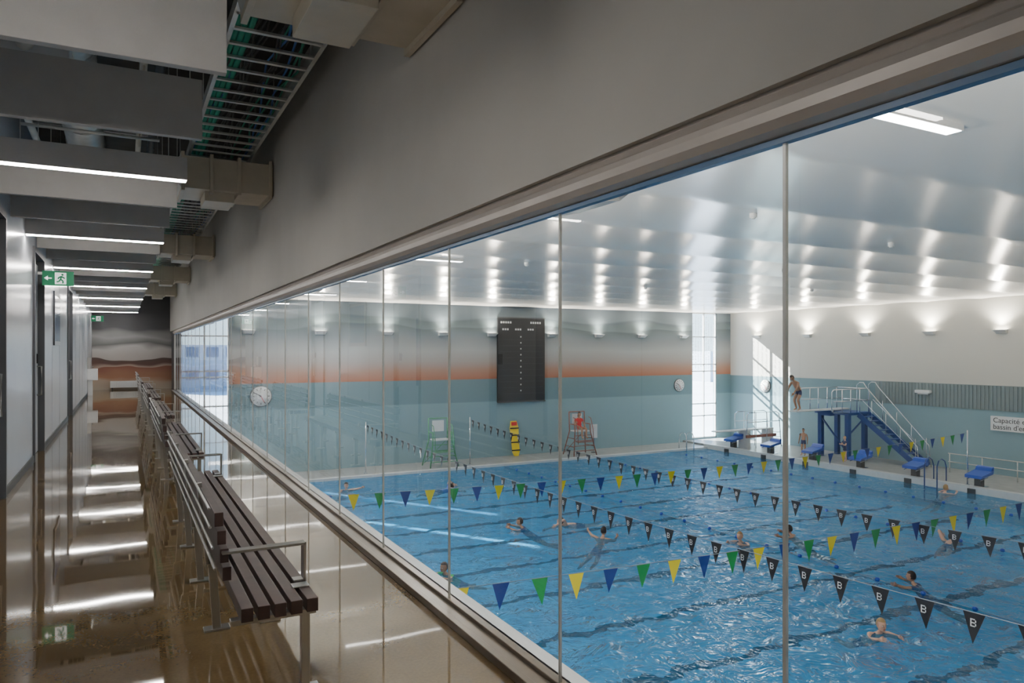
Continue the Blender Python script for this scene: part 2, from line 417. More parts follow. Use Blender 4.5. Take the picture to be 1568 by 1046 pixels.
b = MB('outdoor_ground'); b.box(-80, 140, 32.4, 200, -5.0, -4.2, 'snow'); b.build()
def building(x0, x1, y0, y1, h):
    b = MB('office_building'); b.box(x0, x1, y0, y1, -4.2, h, 'building')
    z = -2.5
    while z < h-1.5:
        x = x0+1
        while x < x1-2:
            b.box(x, x+1.6, y0-0.05, y0, z, z+1.4, 'bglass'); x += 2.6
        z += 3.2
    b.build()
building(-30, -2, 95, 115, 1.2); building(4, 16, 110, 125, 2.4); building(95, 125, 100, 120, 1.5)

# ------------------------------------------------------------ corridor ceiling things
k = 0; y = 2.87
while y < 33.5:
    lit = (k % 3 == 0)
    nm = 'ceiling_light_baffle' if lit else 'ceiling_baffle'
    b = MB(nm)
    if lit:
        b.box(XL+0.01, 0.50, y-0.04, y+0.04, 3.13, 3.33, 'baffle'); b.box(XL+0.02, 0.49, y-0.025, y+0.025, 3.115, 3.13, 'strip')
    else:
        b.box(XL+0.01, 0.50, y-0.03, y+0.03, 3.13, 3.56, 'baffle')
    top = 3.33 if lit else 3.56
    for x in (-0.75, 0.42): b.tube([(x, y, top), (x, y, 4.8)], 0.004, 'galv', 6)
    b.build(bevel=0.004)
    y += 1.42; k += 1
for yc in (4.2, 10.2, 17.0, 23.4, 29.5):
    b = MB('rectangular_duct')
    b.box(0.62, 1.718, yc-0.4, yc+0.4, 3.62, 4.02, 'duct')
    for x in (0.62, 0.95, 1.28, 1.66): b.box(x, x+0.04, yc-0.44, yc+0.44, 3.58, 4.06, 'duct')
    b.box(0.9, 1.25, yc-0.3, yc+0.3, 3.50, 3.62, 'duct')
    b.add([(0.62, yc-0.4, 3.62), (0.62, yc+0.4, 3.62), (0.55, yc+0.3, 3.77), (0.55, yc-0.3, 3.77), (0.62, yc-0.4, 4.02), (0.62, yc+0.4, 4.02), (0.55, yc+0.3, 3.97), (0.55, yc-0.3, 3.97)],
          [(0, 1, 2, 3), (3, 2, 6, 7), (0, 3, 7, 4), (1, 5, 6, 2), (4, 7, 6, 5)], 'galv')
    for x in (0.66, 1.55):
        b.tube([(x, yc+0.42, 4.02), (x, yc+0.42, 4.799)], 0.006, 'galv', 6)
    b.build(bevel=0.005)
b = MB('spiral_duct')
b.tube([(-0.45, -3, 4.40), (-0.45, 33.8, 4.40)], 0.22, 'galv', 20)
y = -2
while y < 33: b.tube([(-0.45, y, 4.40), (-0.45, y+0.04, 4.40)], 0.235, 'galv', 20); b.tube([(-0.45, y+0.02, 4.62), (-0.45, y+0.02, 4.79)], 0.008, 'galv', 6); y += 1.2
b.build()
b = MB('sprinkler_pipe')
b.tube([(0.15, -3, 4.05), (0.15, 33.8, 4.05)], 0.03, 'duct', 10)
b.tube([(0.32, -3, 4.4), (0.32, 33.8, 4.4)], 0.045, 'charcoal', 10)
b.tube([(-0.95, -3, 4.2), (-0.95, 33.8, 4.2)], 0.04, 'galv', 10)
y = -1.5
while y < 33:
    b.tube([(-0.95, y, 3.95), (0.35, y, 3.95)], 0.018, 'galv', 8)
    b.tube([(0.15, y, 4.05), (0.15, y, 4.79)], 0.006, 'galv', 6)
    b.tube([(0.15, y, 4.05), (0.15, y, 3.85)], 0.012, 'duct', 6)
    b.box(-1.1, 0.4, y+0.7, y+0.74, 4.72, 4.79, 'galv')
    y += 2.1
b.build()
for yc in (6.4, 13.5, 21):
    b = MB('terminal_unit')
    b.box(-0.9, -0.35, yc-0.25, yc+0.35, 3.66, 3.90, 'white'); b.tube([(-0.62, yc+0.35, 3.78), (-0.62, yc+0.55, 3.78)], 0.11, 'galv', 14)
    b.tube([(-0.62, yc-0.25, 3.78), (-0.62, yc-0.4, 3.80), (-0.55, yc-0.45, 4.0), (-0.5, yc-0.45, 4.17)], 0.06, 'galv', 10)
    b.build(bevel=0.01)
b = MB('cable_tray')
zt = 4.12
for x in (0.74, 1.46): b.box(x-0.018, x+0.018, -3, 33.8, zt, zt+0.1, 'galv')
y = -3
while y < 33.7:
    b.box(0.74, 1.46, y, y+0.04, zt, zt+0.02, 'galv')
    y += 0.30
random.seed(5)
for i in range(22):
    x = random.uniform(0.80, 1.40); pts = []
    yy = -3
    while yy < 33.8:
        x += random.uniform(-0.10, 0.10); x = min(1.42, max(0.78, x)); pts.append((x, yy, zt+0.035+random.uniform(0, 0.05))); yy += 0.7
    b.tube(pts, 0.010, random.choice(['black', 'greencable', 'charcoal', 'bluecable', 'black', 'black']), 6)
for x in (0.79, 0.84, 0.89): b.tube([(x, -3, zt+0.05), (x, 33.8, zt+0.05)], 0.024, 'greencable', 8)
y = -2.5
while y < 33:
    for x in (0.74, 1.46): b.tube([(x, y, zt+0.1), (x, y, 4.79)], 0.006, 'galv', 6)
    y += 1.8
b.build()

def exit_sign(x0, x1, y, z0, z1):
    b = MB('exit_sign')
    b.box(x0, x1, y-0.02, y+0.02, z0, z1, 'exitgreen')
    w = x1-x0; h = z1-z0; yf = y-0.024
    b.box(x0+w*0.40, x0+w*0.76, yf, y-0.02, z0+h*0.10, z0+h*0.90, 'exitwhite')
    P = lambda u, v: (x0+w*(u-.06), yf-0.003, z0+h*v)
    b.disc(P(.70, .76), h*0.075, (0, -1, 0), 'exitgreen', 0.003, 12)
    def st(a, c, wd):
        A = Vector(P(*a)); B = Vector(P(*c)); d = (B-A).normalized(); n = Vector((-d.z, 0, d.x))*wd*h/2
        b.add([A-n, B-n, B+n, A+n], [(0, 1, 2, 3)], 'exitgreen')
    for (a, c) in (((.67, .67), (.64, .42)), ((.64, .44), (.72, .33)), ((.72, .34), (.71, .15)), ((.64, .44), (.58, .27)), ((.58, .28), (.51, .26)), ((.67, .64), (.58, .56)), ((.58, .57), (.56, .45)), ((.67, .64), (.78, .5))): st(a, c, .1)
    b.add([P(.2, .46), P(.36, .46), P(.36, .54), P(.2, .54)], [(0, 1, 2, 3)], 'exitwhite')
    b.add([P(.12, .5), P(.24, .34), P(.24, .66)], [(0, 1, 2)], 'exitwhite')
    b.box(x0-0.06, x0, y-0.015, y+0.015, z1-0.06, z1-0.02, 'galv')
    b.build()
exit_sign(-1.09, -0.68, 13.0, 2.59, 2.81)
exit_sign(-1.09, -0.68, 31.5, 2.70, 2.92)
b = MB('wall_notice_board'); b.box(XL+0.002, XL+0.03, 15.7, 17.0, 1.7, 2.7, 'frame'); b.box(XL+0.03, XL+0.032, 15.78, 16.92, 1.78, 2.62, 'bglass'); b.build(bevel=0.004)
b = MB('drinking_fountain'); xf = XL+0.005
b.box(xf, XL+0.32, 29.6, 30.1, 0.55, 0.95, 'white'); b.box(xf, XL+0.12, 29.62, 30.08, 0.95, 1.35, 'steel'); b.box(XL+0.02, XL+0.3, 29.65, 30.05, 0.93, 0.96, 'steel'); b.tube([(XL+0.14, 29.85, 0.95), (XL+0.14, 29.85, 1.02), (XL+0.2, 29.85, 1.04)], 0.012, 'chrome'); b.box(XL+0.016, XL+0.16, 29.7, 30.0, 0.0, 0.56, 'white'); b.build(bevel=0.01)
b = MB('end_radiator')
b.box(-0.5, 0.65, YE-0.16, YE-0.01, 0.08, 0.35, 'white')
for i in range(18): b.box(-0.46+i*0.062, -0.44+i*0.062, YE-0.175, YE-0.16, 0.12, 0.31, 'rib')
b.box(-0.45, -0.4, YE-0.12, YE-0.04, 0, 0.08, 'frame'); b.box(0.55, 0.6, YE-0.12, YE-0.04, 0, 0.08, 'frame')
b.build(bevel=0.006)

# ------------------------------------------------------------ benches
def bench(y0, y1):
    b = MB('slatted_bench')
    xs = [0.485 + i*0.072 for i in range(5)]
    for x in xs: b.box(x-0.026, x+0.026, y0, y1, 0.388, 0.45, 'slat')
    for i in range(4):
        z = 0.53+i*0.088; x = 0.435-0.012*i
        b.box(x-0.02, x+0.02, y0+0.3, y1-0.05, z-0.033, z+0.033, 'slat')
    n = int(round((y1-y0-0.1)/0.97))
    for i in range(n+1):
        y = y0+0.07+i*(y1-y0-0.14)/n
        b.box(0.42, 0.80, y-0.025, y+0.025, 0.363, 0.388, 'steel')
        b.box(0.735, 0.775, y-0.006, y+0.03, 0.01, 0.37, 'steel')
        b.box(0.70, 0.82, y-0.03, y+0.05, 0, 0.012, 'steel')
        if i > 0:
            b.bar((0.47, y, 0.0), (0.44, y, 0.44), 0.03, 0.045, 'steel', up=(1, 0, 0))
            b.bar((0.425, y, 0.38), (0.375, y, 0.85), 0.03, 0.03, 'steel', up=(1, 0, 0))
            b.box(0.40, 0.54, y-0.03, y+0.05, 0, 0.012, 'steel')
    for y in (y0+0.3, y1-0.3):
        b.box(0.41, 0.80, y-0.03, y+0.03, 0.630, 0.642, 'steel')
        b.box(0.788, 0.80, y-0.03, y+0.03, 0.40, 0.642, 'steel')
        b.box(0.74, 0.80, y-0.03, y+0.03, 0.45, 0.462, 'steel')
        b.box(0.72, 0.80, y-0.12, y-0.05, 0.45, 0.456, 'steel')
    for z, x in ((0.56, 0.40), (0.66, 0.39), (0.76, 0.38), (0.85, 0.375)):
        b.tube([(x-0.02, y0+0.3, z), (x-0.02, y1-0.05, z)], 0.007, 'steel', 8)
    b.build(bevel=0.004)
for y0 in (3.4, 8.85, 14.2, 19.6, 25.0): bench(y0, y0+4.1)

# ------------------------------------------------------------ pool hall objects
b = MB('scoreboard')
b.box(16.3, 19.0, YF-0.12, YF-0.005, -0.96, 3.24, 'black')
b.box(16.27, 19.03, YF-0.14, YF-0.12, -0.99, -0.93, 'charcoal'); b.box(16.27, 19.03, YF-0.14, YF-0.12, 3.21, 3.27, 'charcoal')
for x0_, wd in ((16.45, 5), (18.15, 5)):
    for q in range(wd): b.box(x0_+q*0.13, x0_+q*0.13+0.09, YF-0.125, YF-0.12, 2.96, 3.06, 'pwhite')
for j in range(3):
    x = 16.55+j*0.72
    for q in range(3): b.box(x+q*0.13, x+q*0.13+0.09, YF-0.125, YF-0.12, 2.62, 2.71, 'pwhite')
for j in range(10):
    z = 2.3-j*0.3
    b.box(16.42, 18.88, YF-0.122, YF-0.12, z-0.155, z-0.145, 'charcoal')
    b.box(17.57, 17.63, YF-0.125, YF-0.12, z-0.04, z+0.03, 'pwhite')
b.build()
def clock(c, ax, r):
    b = MB('wall_clock'); c = Vector(c); a = Vector(ax)
    b.disc(c, r, a, 'charcoal', 0.04); b.disc(c+a*0.04, r*0.93, a, 'white', 0.01)
    side = a.cross(Vector((0, 0, 1)))
    for k in range(12):
        t = k*math_pi/6; p = c+a*0.052+(side*sin(t)+Vector((0, 0, 1))*cos(t))*r*0.78
        q = c+a*0.052+(side*sin(t)+Vector((0, 0, 1))*cos(t))*r*0.6
        b.tube([p, q], 0.014, 'black', 4)
    b.tube([c+a*0.055, c+a*0.055+side*r*0.5+Vector((0, 0, r*0.3))], 0.015, 'black', 5)
    b.tube([c+a*0.055, c+a*0.055-side*r*0.3-Vector((0, 0, r*0.6))], 0.012, 'red', 5)
    b.build()
clock((28.0, YF-0.001, -0.38), (0, -1, 0), 0.37); clock((5.1, YF-0.001, -0.33), (0, -1, 0), 0.45); clock((XW-0.001, 29.3, -0.4), (-1, 0, 0), 0.37)
def uplight(x, y, nx, ny, power=760, tilt=0.5):
    b = MB('wall_uplight'); z = 2.42
    px, py = -ny, nx
    def P(a, o, zz): return (x+nx*o+px*a, y+ny*o+py*a, zz)
    vs = [P(-.22, 0.003, z-.12), P(.22, 0.003, z-.12), P(.18, .12, z-.1), P(-.18, .12, z-.1), P(-.25, 0.003, z+.06), P(.25, 0.003, z+.06), P(.25, .28, z+.04), P(-.25, .28, z+.04)]
    b.add(vs, [(0, 1, 2, 3), (0, 4, 5, 1), (1, 5, 6, 2), (2, 6, 7, 3), (3, 7, 4, 0)], 'rib')
    vs = [P(-.21, .03, z+.045), P(.21, .03, z+.045), P(.21, .25, z+.035), P(-.21, .25, z+.035)]
    b.add(vs, [(0, 1, 2, 3)], 'lampglow')
    ob = b.build()
    l = bpy.data.lights.new('uplight_lamp', 'SPOT'); l.energy = power; l.spot_size = 2.6; l.spot_blend = 0.7; l.shadow_soft_size = 0.12; l.color = (1.0, 0.92, 0.78)
    lo = bpy.data.objects.new('lamp', l); COL.objects.link(lo); lo.location = (x+nx*0.19, y+ny*0.19, z+0.13)
    lo.rotation_euler = Vector((nx*tilt, ny*tilt, 1)).to_track_quat('-Z', 'Y').to_euler(); lo.parent = ob
for px_ in (4.6, 7.6, 10.65, 13.4, 16.0, 19.45, 22.4, 25.3, 28.3): uplight(px_, YF, 0, -1, 580, 0.6)
for yy in (29.9, 26.4, 23.0, 19.8, 16.8, 13.8, 10.8, 7.8, 4.8, 1.8, -1.2, -4.2): uplight(XW, yy, -1, 0)
for yy in (-3, 3, 9, 15, 21, 27): uplight(1.98, yy, 1, 0, 1600, 1.0)  # unseen row above the glass, added to fill the hall with light
def linlight(x0, x1, y, e=260):
    b = MB('ceiling_linear_light')
    b.box(x0, x1, y-0.09, y+0.09, 3.785, 3.87, 'rib'); b.box(x0+0.02, x1-0.02, y-0.075, y+0.075, 3.78, 3.785, 'hallstrip')
    o = b.build()
    l = bpy.data.lights.new('linear_lamp', 'AREA'); l.shape = 'RECTANGLE'; l.size = x1-x0-0.05; l.size_y = 0.14; l.energy = e; l.color = (1, 0.96, 0.9)
    lo = bpy.data.objects.new('lamp', l); COL.objects.link(lo); lo.location = ((x0+x1)/2, y, 3.775); lo.parent = o
for y in (4.3, 16.3, 28.3): linlight(5.9, 7.35, y, 350)
for (x, y) in ((9, 8.5), (14, 9.5), (16, 14), (9, 16), (16, 20), (22, 18)):
    b = MB('smoke_detector'); b.disc((x, y, 3.85), 0.06, (0, 0, -1), 'white', 0.09, 16); b.disc((x, y, 3.76), 0.035, (0, 0, -1), 'white', 0.02, 12); b.build()

def letterB(b, o, u, nrm, s):
    o = Vector(o); u = Vector(u); z = Vector((0, 0, 1)); n = Vector(nrm)
    for sg in (1, -1):
        uu = u*sg; off = n*(-sg)*0.02
        def q(a0, a1, c0, c1):
            vs = [o+off+uu*a0*s+z*c0*s, o+off+uu*a1*s+z*c0*s, o+off+uu*a1*s+z*c1*s, o+off+uu*a0*s+z*c1*s]
            b.add(vs, [(0, 1, 2, 3)], 'pwhite')
        q(-.5, -.28, -.7, .7); q(-.28, .3, .5, .7); q(-.28, .3, -.1, .1); q(-.28, .3, -.7, -.5); q(.3, .5, .1, .5); q(.3, .5, -.5, -.1)
def pennants(p0, p1, sag, colors, step=0.62, w=0.27, h=0.38, letter=False, seed=1):
    rnd = random.Random(seed)
    b = MB('pennant_string'); p0 = Vector(p0); p1 = Vector(p1); L = (p1-p0).length; d = (p1-p0).normalized()
    nrm = Vector((-d.y, d.x, 0))
    def P(t):
        p = p0.lerp(p1, t); p.z -= sag*4*t*(1-t); return p
    N = 40
    b.tube([P(i/N) for i in range(N+1)], 0.006, 'rope', 6)
    n = int(L/step)
    for i in range(n):
        t = (i+0.5)*step/L
        c = P(t); a = P(t-w/2/L); e = P(t+w/2/L)
        tip = c + Vector((0, 0, -h)) + nrm*(rnd.uniform(-.015, .015) if letter else rnd.uniform(-.05, .05)) + d*rnd.uniform(-.02, .02)
        b.add([a, e, tip], [(0, 1, 2)], colors[i % len(colors)])
        if letter: letterB(b, c+Vector((0, 0, -0.12)), d, nrm, 0.07)
    b.build()
pennants((3.05, 16.2, -1.60), (28.5, 16.2, -1.55), 0.30, ['green', 'navy', 'yellow'], seed=2)
pennants((3.05, 8.9, -1.55), (28.5, 8.9, -1.50), 0.30, ['green', 'yellow', 'navy'], seed=3)
pennants((9.1, 30.2, -1.55), (9.1, -4.2, -1.0), 0.55, ['pblack'], letter=True, step=0.62, seed=4)
pennants((14.0, 30.2, -1.55), (14.0, -4.2, -1.0), 0.70, ['pblack'], letter=True, step=0.62, seed=5)
for (x, y, zb) in ((9.1, 30.2, ZD), (14.0, 30.2, ZD), (28.5, 16.2, -3.55), (28.5, 8.9, -3.55), (9.1, -4.2 , ZD), (14.0, -4.2, ZD), (2.85, 16.2, ZD), (2.85, 8.9, ZD)):
    b = MB('pennant_pole'); b.tube([(x, y, zb), (x, y, -1.0 if y < 0 else -1.45)], 0.025, 'chrome', 10); b.disc((x, y, zb), 0.08, (0, 0, 1), 'chrome', 0.02, 16); b.build()

for x in (15.5, 20.7, 25.4):
    b = MB('lane_rope'); b.tube([(x, -4.0, ZW+0.005), (x, 29.7, ZW+0.005)], 0.006, 'rope', 6)
    y = -3.5
    while y < 29.5:
        b.tube([(x, y, ZW+0.01), (x, y+0.03, ZW+0.01), (x, y+0.08, ZW+0.01), (x, y+0.11, ZW+0.01)], [0.028, 0.05, 0.05, 0.028], 'blue', 10)
        y += 1.1
    b.build()

for k in range(-6, 6):
    y = 15.75+2.5*k
    b = MB('starting_block'); z = -3.55
    b.box(28.35, 28.6, y-0.12, y+0.12, z, z+0.38, 'charcoal'); b.box(28.3, 28.75, y-0.2, y+0.2, z, z+0.03, 'chrome')
    vs = [(28.05, y-0.3, z+0.36), (28.85, y-0.3, z+0.48), (28.85, y+0.3, z+0.48), (28.05, y+0.3, z+0.36), (28.1, y-0.33, z+0.47), (28.85, y-0.33, z+0.62), (28.85, y+0.33, z+0.62), (28.1, y+0.33, z+0.47)]
    b.add(vs, [(3, 2, 1, 0), (4, 5, 6, 7), (0, 1, 5, 4), (1, 2, 6, 5), (2, 3, 7, 6), (3, 0, 4, 7)], 'blue')
    vs = [(28.72, y-0.3, z+0.60), (28.9, y-0.3, z+0.62), (28.9, y+0.3, z+0.62), (28.72, y+0.3, z+0.60), (28.8, y-0.3, z+0.72), (28.9, y-0.3, z+0.76), (28.9, y+0.3, z+0.76), (28.8, y+0.3, z+0.72)]
    b.add(vs, [(3, 2, 1, 0), (4, 5, 6, 7), (0, 1, 5, 4), (1, 2, 6, 5), (2, 3, 7, 6), (3, 0, 4, 7)], 'blue')
    for s_ in (-0.25, 0.25): b.tube([(28.1, y+s_, z+0.3), (28.6, y+s_, z+0.38)], 0.015, 'chrome')
    b.box(27.93, 27.99, y-0.14, y+0.14, -3.95, z-0.02, 'charcoal')
    b.build(bevel=0.012)

b = MB('diving_tower'); zp = -1.32; zd = -3.55
b.box(29.9, 31.5, 22.4, 24.3, zp-0.12, zp, 'dblue')
for (x, y) in ((30.1, 22.6), (30.1, 24.1), (31.3, 22.6), (31.3, 24.1)): b.box(x-0.1, x+0.1, y-0.1, y+0.1, zd, zp-0.1, 'dblue'); b.box(x-0.18, x+0.18, y-0.18, y+0.18, zd, zd+0.03, 'chrome')
b.bar((30.1, 22.6, zd+0.3), (30.1, 24.1, zp-0.3), 0.06, 0.06, 'dblue'); b.bar((31.3, 24.1, zd+0.3), (31.3, 22.6, zp-0.3), 0.06, 0.06, 'dblue')
vs = [(27.5, 23.35, zp+0.06), (31.2, 23.35, zp+0.06), (31.2, 23.85, zp+0.06), (27.5, 23.85, zp+0.06), (27.5, 23.35, zp+0.10), (31.2, 23.35, zp+0.12), (31.2, 23.85, zp+0.12), (27.5, 23.85, zp+0.10)]
b.add(vs, [(3, 2, 1, 0), (4, 5, 6, 7), (0, 1, 5, 4), (1, 2, 6, 5), (2, 3, 7, 6), (3, 0, 4, 7)], 'rib')
b.box(29.7, 30.0, 23.25, 23.95, zp-0.2, zp+0.06, 'dblue'); b.tube([(29.85, 23.2, zp+0.02), (29.85, 24.0, zp+0.02)], 0.06, 'chrome')
R = 0.022
for y in (22.45, 24.25):
    x0 = 28.9
    for zz in (0.55, 1.1): b.tube([(x0, y, zp+zz), (31.45, y, zp+zz)], R, 'chrome')
    b.tube([(x0, y, zp+1.1), (x0-0.12, y, zp+1.0), (x0-0.12, y, zp+0.2), (x0, y, zp+0.05), (29.95, y, zp-0.02)], R, 'chrome')
    for x in (29.5, 30.1, 30.75, 31.45): b.tube([(x, y, zp-0.05 if x > 29.8 else zp+0.02), (x, y, zp+1.1)], R, 'chrome')
for zz in (0.55, 1.1): b.tube([(31.45, 22.45, zp+zz), (31.45, 24.25, zp+zz)], R, 'chrome')
for x in (30.55, 31.4): b.tube([(x, 22.45, zp), (x, 22.45, zp+1.3), (x, 22.3, zp+1.42), (x, 22.1, zp+1.42), (x, 21.95, zp+1.2), (x, 19.5, zd+0.95), (x, 19.4, zd)], R, 'chrome')
n = 11
for i in range(n):
    y = 22.35-(i+0.5)*0.255; z = zp-(i+1)*(2.23/(n+1))
    b.box(30.6, 31.35, y-0.13, y+0.13, z-0.03, z, 'dblue')
for x in (30.58, 31.37):
    b.bar((x, 22.4, zp-0.1), (x, 19.5, zd+0.08), 0.05, 0.24, 'dblue')
    b.tube([(x, 22.2, zp+0.6), (x, 19.45, zd+0.5)], 0.015, 'chrome')
    for k in range(4):
        y = 21.7-k*0.7; zz = zp-(22.35-y)/0.255*(2.23/12)
        b.tube([(x, y, zz), (x, y, zz+1.05)], 0.015, 'chrome')
b.build()

b = MB('low_springboard'); y = 28.0; zt_ = -2.62
vs = [(26.9, y-0.25, zt_), (30.9, y-0.25, zt_), (30.9, y+0.25, zt_), (26.9, y+0.25, zt_), (26.9, y-0.25, zt_+0.05), (30.9, y-0.25, zt_+0.06), (30.9, y+0.25, zt_+0.06), (26.9, y+0.25, zt_+0.05)]
b.add(vs, [(3, 2, 1, 0), (4, 5, 6, 7), (0, 1, 5, 4), (1, 2, 6, 5), (2, 3, 7, 6), (3, 0, 4, 7)], 'curb')
for x in (29.0, 30.7): b.box(x-0.12, x+0.12, y-0.3, y+0.3, -3.55, zt_, 'curb')
b.box(28.8, 31.0, y-0.35, y-0.28, -3.0, -2.85, 'redst')
for s_ in (-0.42, 0.42):
    b.tube([(31.3, y+s_, -3.55), (31.1, y+s_, zt_+0.85), (30.9, y+s_, zt_+0.95), (28.9, y+s_, zt_+0.95), (28.75, y+s_, zt_+0.85), (28.75, y+s_, zt_-0.1), (29.0, y+s_, zt_-0.2)], 0.028, 'chrome')
    b.tube([(31.2, y+s_, zt_+0.45), (28.75, y+s_, zt_+0.45)], 0.024, 'chrome')
    for x in (29.4, 30.2): b.tube([(x, y+s_, -3.55), (x, y+s_, zt_+0.95)], 0.022, 'chrome')
for i in range(3): b.box(31.0, 31.3, y-0.4, y+0.4, -3.3+i*0.25, -3.27+i*0.25, 'chrome')
b.build()

def ladder(x, y, dx, dy, zb, mat='chrome'):
    b = MB('pool_ladder'); px, py = -dy, dx
    for s_ in (-0.25, 0.25):
        cx, cy = x+px*s_, y+py*s_
        b.tube([(cx-dx*0.5, cy-dy*0.5, zb), (cx-dx*0.5, cy-dy*0.5, zb+0.55), (cx-dx*0.4, cy-dy*0.4, zb+0.78), (cx-dx*0.2, cy-dy*0.2, zb+0.88), (cx, cy, zb+0.8), (cx+dx*0.1, cy+dy*0.1, zb+0.6), (cx+dx*0.1, cy+dy*0.1, zb-0.8)], 0.024, mat)
    for z in (-0.25, -0.5, -0.75): b.bar((x+px*-0.25+dx*0.1, y+py*-0.25+dy*0.1, zb+z), (x+px*0.25+dx*0.1, y+py*0.25+dy*0.1, zb+z), 0.06, 0.02, mat)
    b.build()
ladder(27.9, 17.2, -1, 0, -3.5, 'dblue'); ladder(26.6, 29.6, 0, -1, ZD)
b = MB('deck_handrail')
for zz in (-2.75, -3.1): b.tube([(30.8, 9.0, zz), (30.8, 18.3, zz)], 0.022, 'galv')
for i in range(8): b.tube([(30.8, 9.0+i*1.32, -3.55), (30.8, 9.0+i*1.32, -2.75)], 0.022, 'galv')
b.build()
b = MB('capacity_sign'); b.box(XW-0.09, XW-0.002, 12.6, 17.2, -1.72, -1.12, 'white'); sgn = b.build()
for i, t in enumerate(("Capacité d'accueil : 300", "bassin d'entraînement")):
    cu = bpy.data.curves.new('sign_text', 'FONT'); cu.body = t; cu.size = 0.29; cu.extrude = 0.003
    o = bpy.data.objects.new('lettering_%d' % (i+1), cu); COL.objects.link(o); o.rotation_euler = (math_pi/2, 0, -math_pi/2)
    o.location = (XW-0.094, 17.1, -1.38-0.27*i); cu.materials.append(M['charcoal']); o.parent = sgn
b = MB('wall_speaker'); b.box(XW-0.25, XW-0.06, 19.7, 20.4, -0.32, -0.18, 'white'); b.box(XW-0.2, XW-0.06, 19.8, 20.3, -0.38, -0.32, 'rib'); b.build(bevel=0.02)

def lg_chair(x, y, mat):
    b = MB('lifeguard_chair'); zb = ZD; zs = zb+1.2; W_ = 0.68; Dp = 0.5
    for sx in (-1, 1):
        b.tube([(x+sx*W_, y-Dp, zb), (x+sx*0.46, y-0.25, zs), (x+sx*0.46, y-0.22, zs+0.35)], 0.03, mat)
        b.tube([(x+sx*W_, y+Dp, zb), (x+sx*0.46, y+0.25, zs), (x+sx*0.46, y+0.3, zs+0.95)], 0.03, mat)
        b.tube([(x+sx*0.46, y-0.22, zs+0.35), (x+sx*0.46, y+0.28, zs+0.35)], 0.025, mat)
        b.tube([(x+sx*0.58, y-0.39, zb+0.45), (x+sx*0.58, y+0.39, zb+0.45)], 0.02, mat)
        b.tube([(x+sx*0.51, y-0.33, zb+0.85), (x+sx*0.51, y+0.33, zb+0.85)], 0.02, mat)
        b.tube([(x+sx*0.46, y-0.55, zb+0.6), (x+sx*0.46, y-0.5, zs+0.1), (x+sx*0.46, y-0.3, zs+0.65), (x+sx*0.46, y-0.1, zs+0.7)], 0.02, mat)
    for (z, hw, yy) in ((0.25, .62, -.45), (0.5, .58, -.4), (0.75, .54, -.35), (1.0, .5, -.3)):
        b.bar((x-hw, y+yy, zb+z), (x+hw, y+yy, zb+z), 0.07, 0.03, mat)
    b.tube([(x-0.6, y+0.48, zb+0.1), (x+0.48, y+0.28, zs)], 0.015, mat)
    b.tube([(x-0.46, y+0.3, zs+0.95), (x+0.46, y+0.3, zs+0.95)], 0.028, mat)
    b.box(x-0.4, x+0.4, y-0.28, y+0.26, zs-0.02, zs+0.03, 'white')
    b.box(x-0.28, x+0.28, y+0.25, y+0.29, zs+0.35, zs+0.85, 'white')
    b.box(x-0.42, x+0.42, y-0.58, y-0.28, zb+0.68, zb+0.71, mat)
    b.build()
lg_chair(12.7, 30.6, 'lime'); lg_chair(20.3, 30.6, 'redst')
b = MB('deck_notice'); b.box(21.35, 21.4, 30.9, 30.95, ZD, -2.3, 'chrome'); b.box(21.2, 21.55, 30.86, 30.9, -2.9, -2.2, 'white'); b.disc((21.375, 30.925, ZD), 0.15, (0, 0, 1), 'charcoal', 0.02); b.build()
b = MB('spine_board')
pts = [(-.12, 0), (.12, 0), (.2, .2), (.22, .9), (.24, 1.4), (.16, 1.75), (-.16, 1.75), (-.24, 1.4), (-.22, .9), (-.2, .2)]
vs = [(17.2+p[0], 31.6+p[1]*0.17, ZD+0.01+p[1]*0.98) for p in pts]+[(17.2+p[0], 31.65+p[1]*0.17, ZD+0.01+p[1]*0.98) for p in pts]
nn = len(pts); b.add(vs, [tuple(range(nn)), tuple(range(2*nn-1, nn-1, -1))]+[(i, nn+i, nn+(i+1) % nn, (i+1) % nn) for i in range(nn)], 'yboard')
for h in (.3, .7, 1.05, 1.4): b.box(16.96, 17.44, 31.57+h*0.17, 31.60+h*0.17, ZD+h*0.98-0.03, ZD+h*0.98+0.03, 'black')
b.box(17.05, 17.35, 31.57+1.6*.17, 31.6+1.6*.17, ZD+1.5, ZD+1.68, 'red')
b.build()

# ------------------------------------------------------------ people
BONES = [('pelvis', 'waist'), ('waist', 'chest'), ('chest', 'neck'), ('neck', 'head'),
         ('chest', 'shL'), ('shL', 'elL'), ('elL', 'wrL'), ('chest', 'shR'), ('shR', 'elR'), ('elR', 'wrR'),
         ('pelvis', 'hiL'), ('hiL', 'knL'), ('knL', 'anL'), ('anL', 'toL'), ('pelvis', 'hiR'), ('hiR', 'knR'), ('knR', 'anR'), ('anR', 'toR')]
RAD = dict(pelvis=.135, waist=.12, chest=.14, neck=.058, head=.05, sh=.062, el=.043, wr=.028, hi=.09, kn=.058, an=.038, to=.032)
STAND = dict(pelvis=(0, 0, .93), waist=(0, 0, 1.09), chest=(0, 0, 1.29), neck=(0, 0, 1.45), head=(.01, 0, 1.53),
    shL=(0, .18, 1.38), elL=(-.02, .25, 1.11), wrL=(.06, .27, .87), shR=(0, -.18, 1.38), elR=(-.02, -.25, 1.11), wrR=(.06, -.27, .87),
    hiL=(0, .09, .88), knL=(.02, .10, .50), anL=(-.02, .10, .09), toL=(.14, .12, .03), hiR=(0, -.09, .88), knR=(.02, -.10, .50), anR=(-.02, -.10, .09), toR=(.14, -.12, .03))

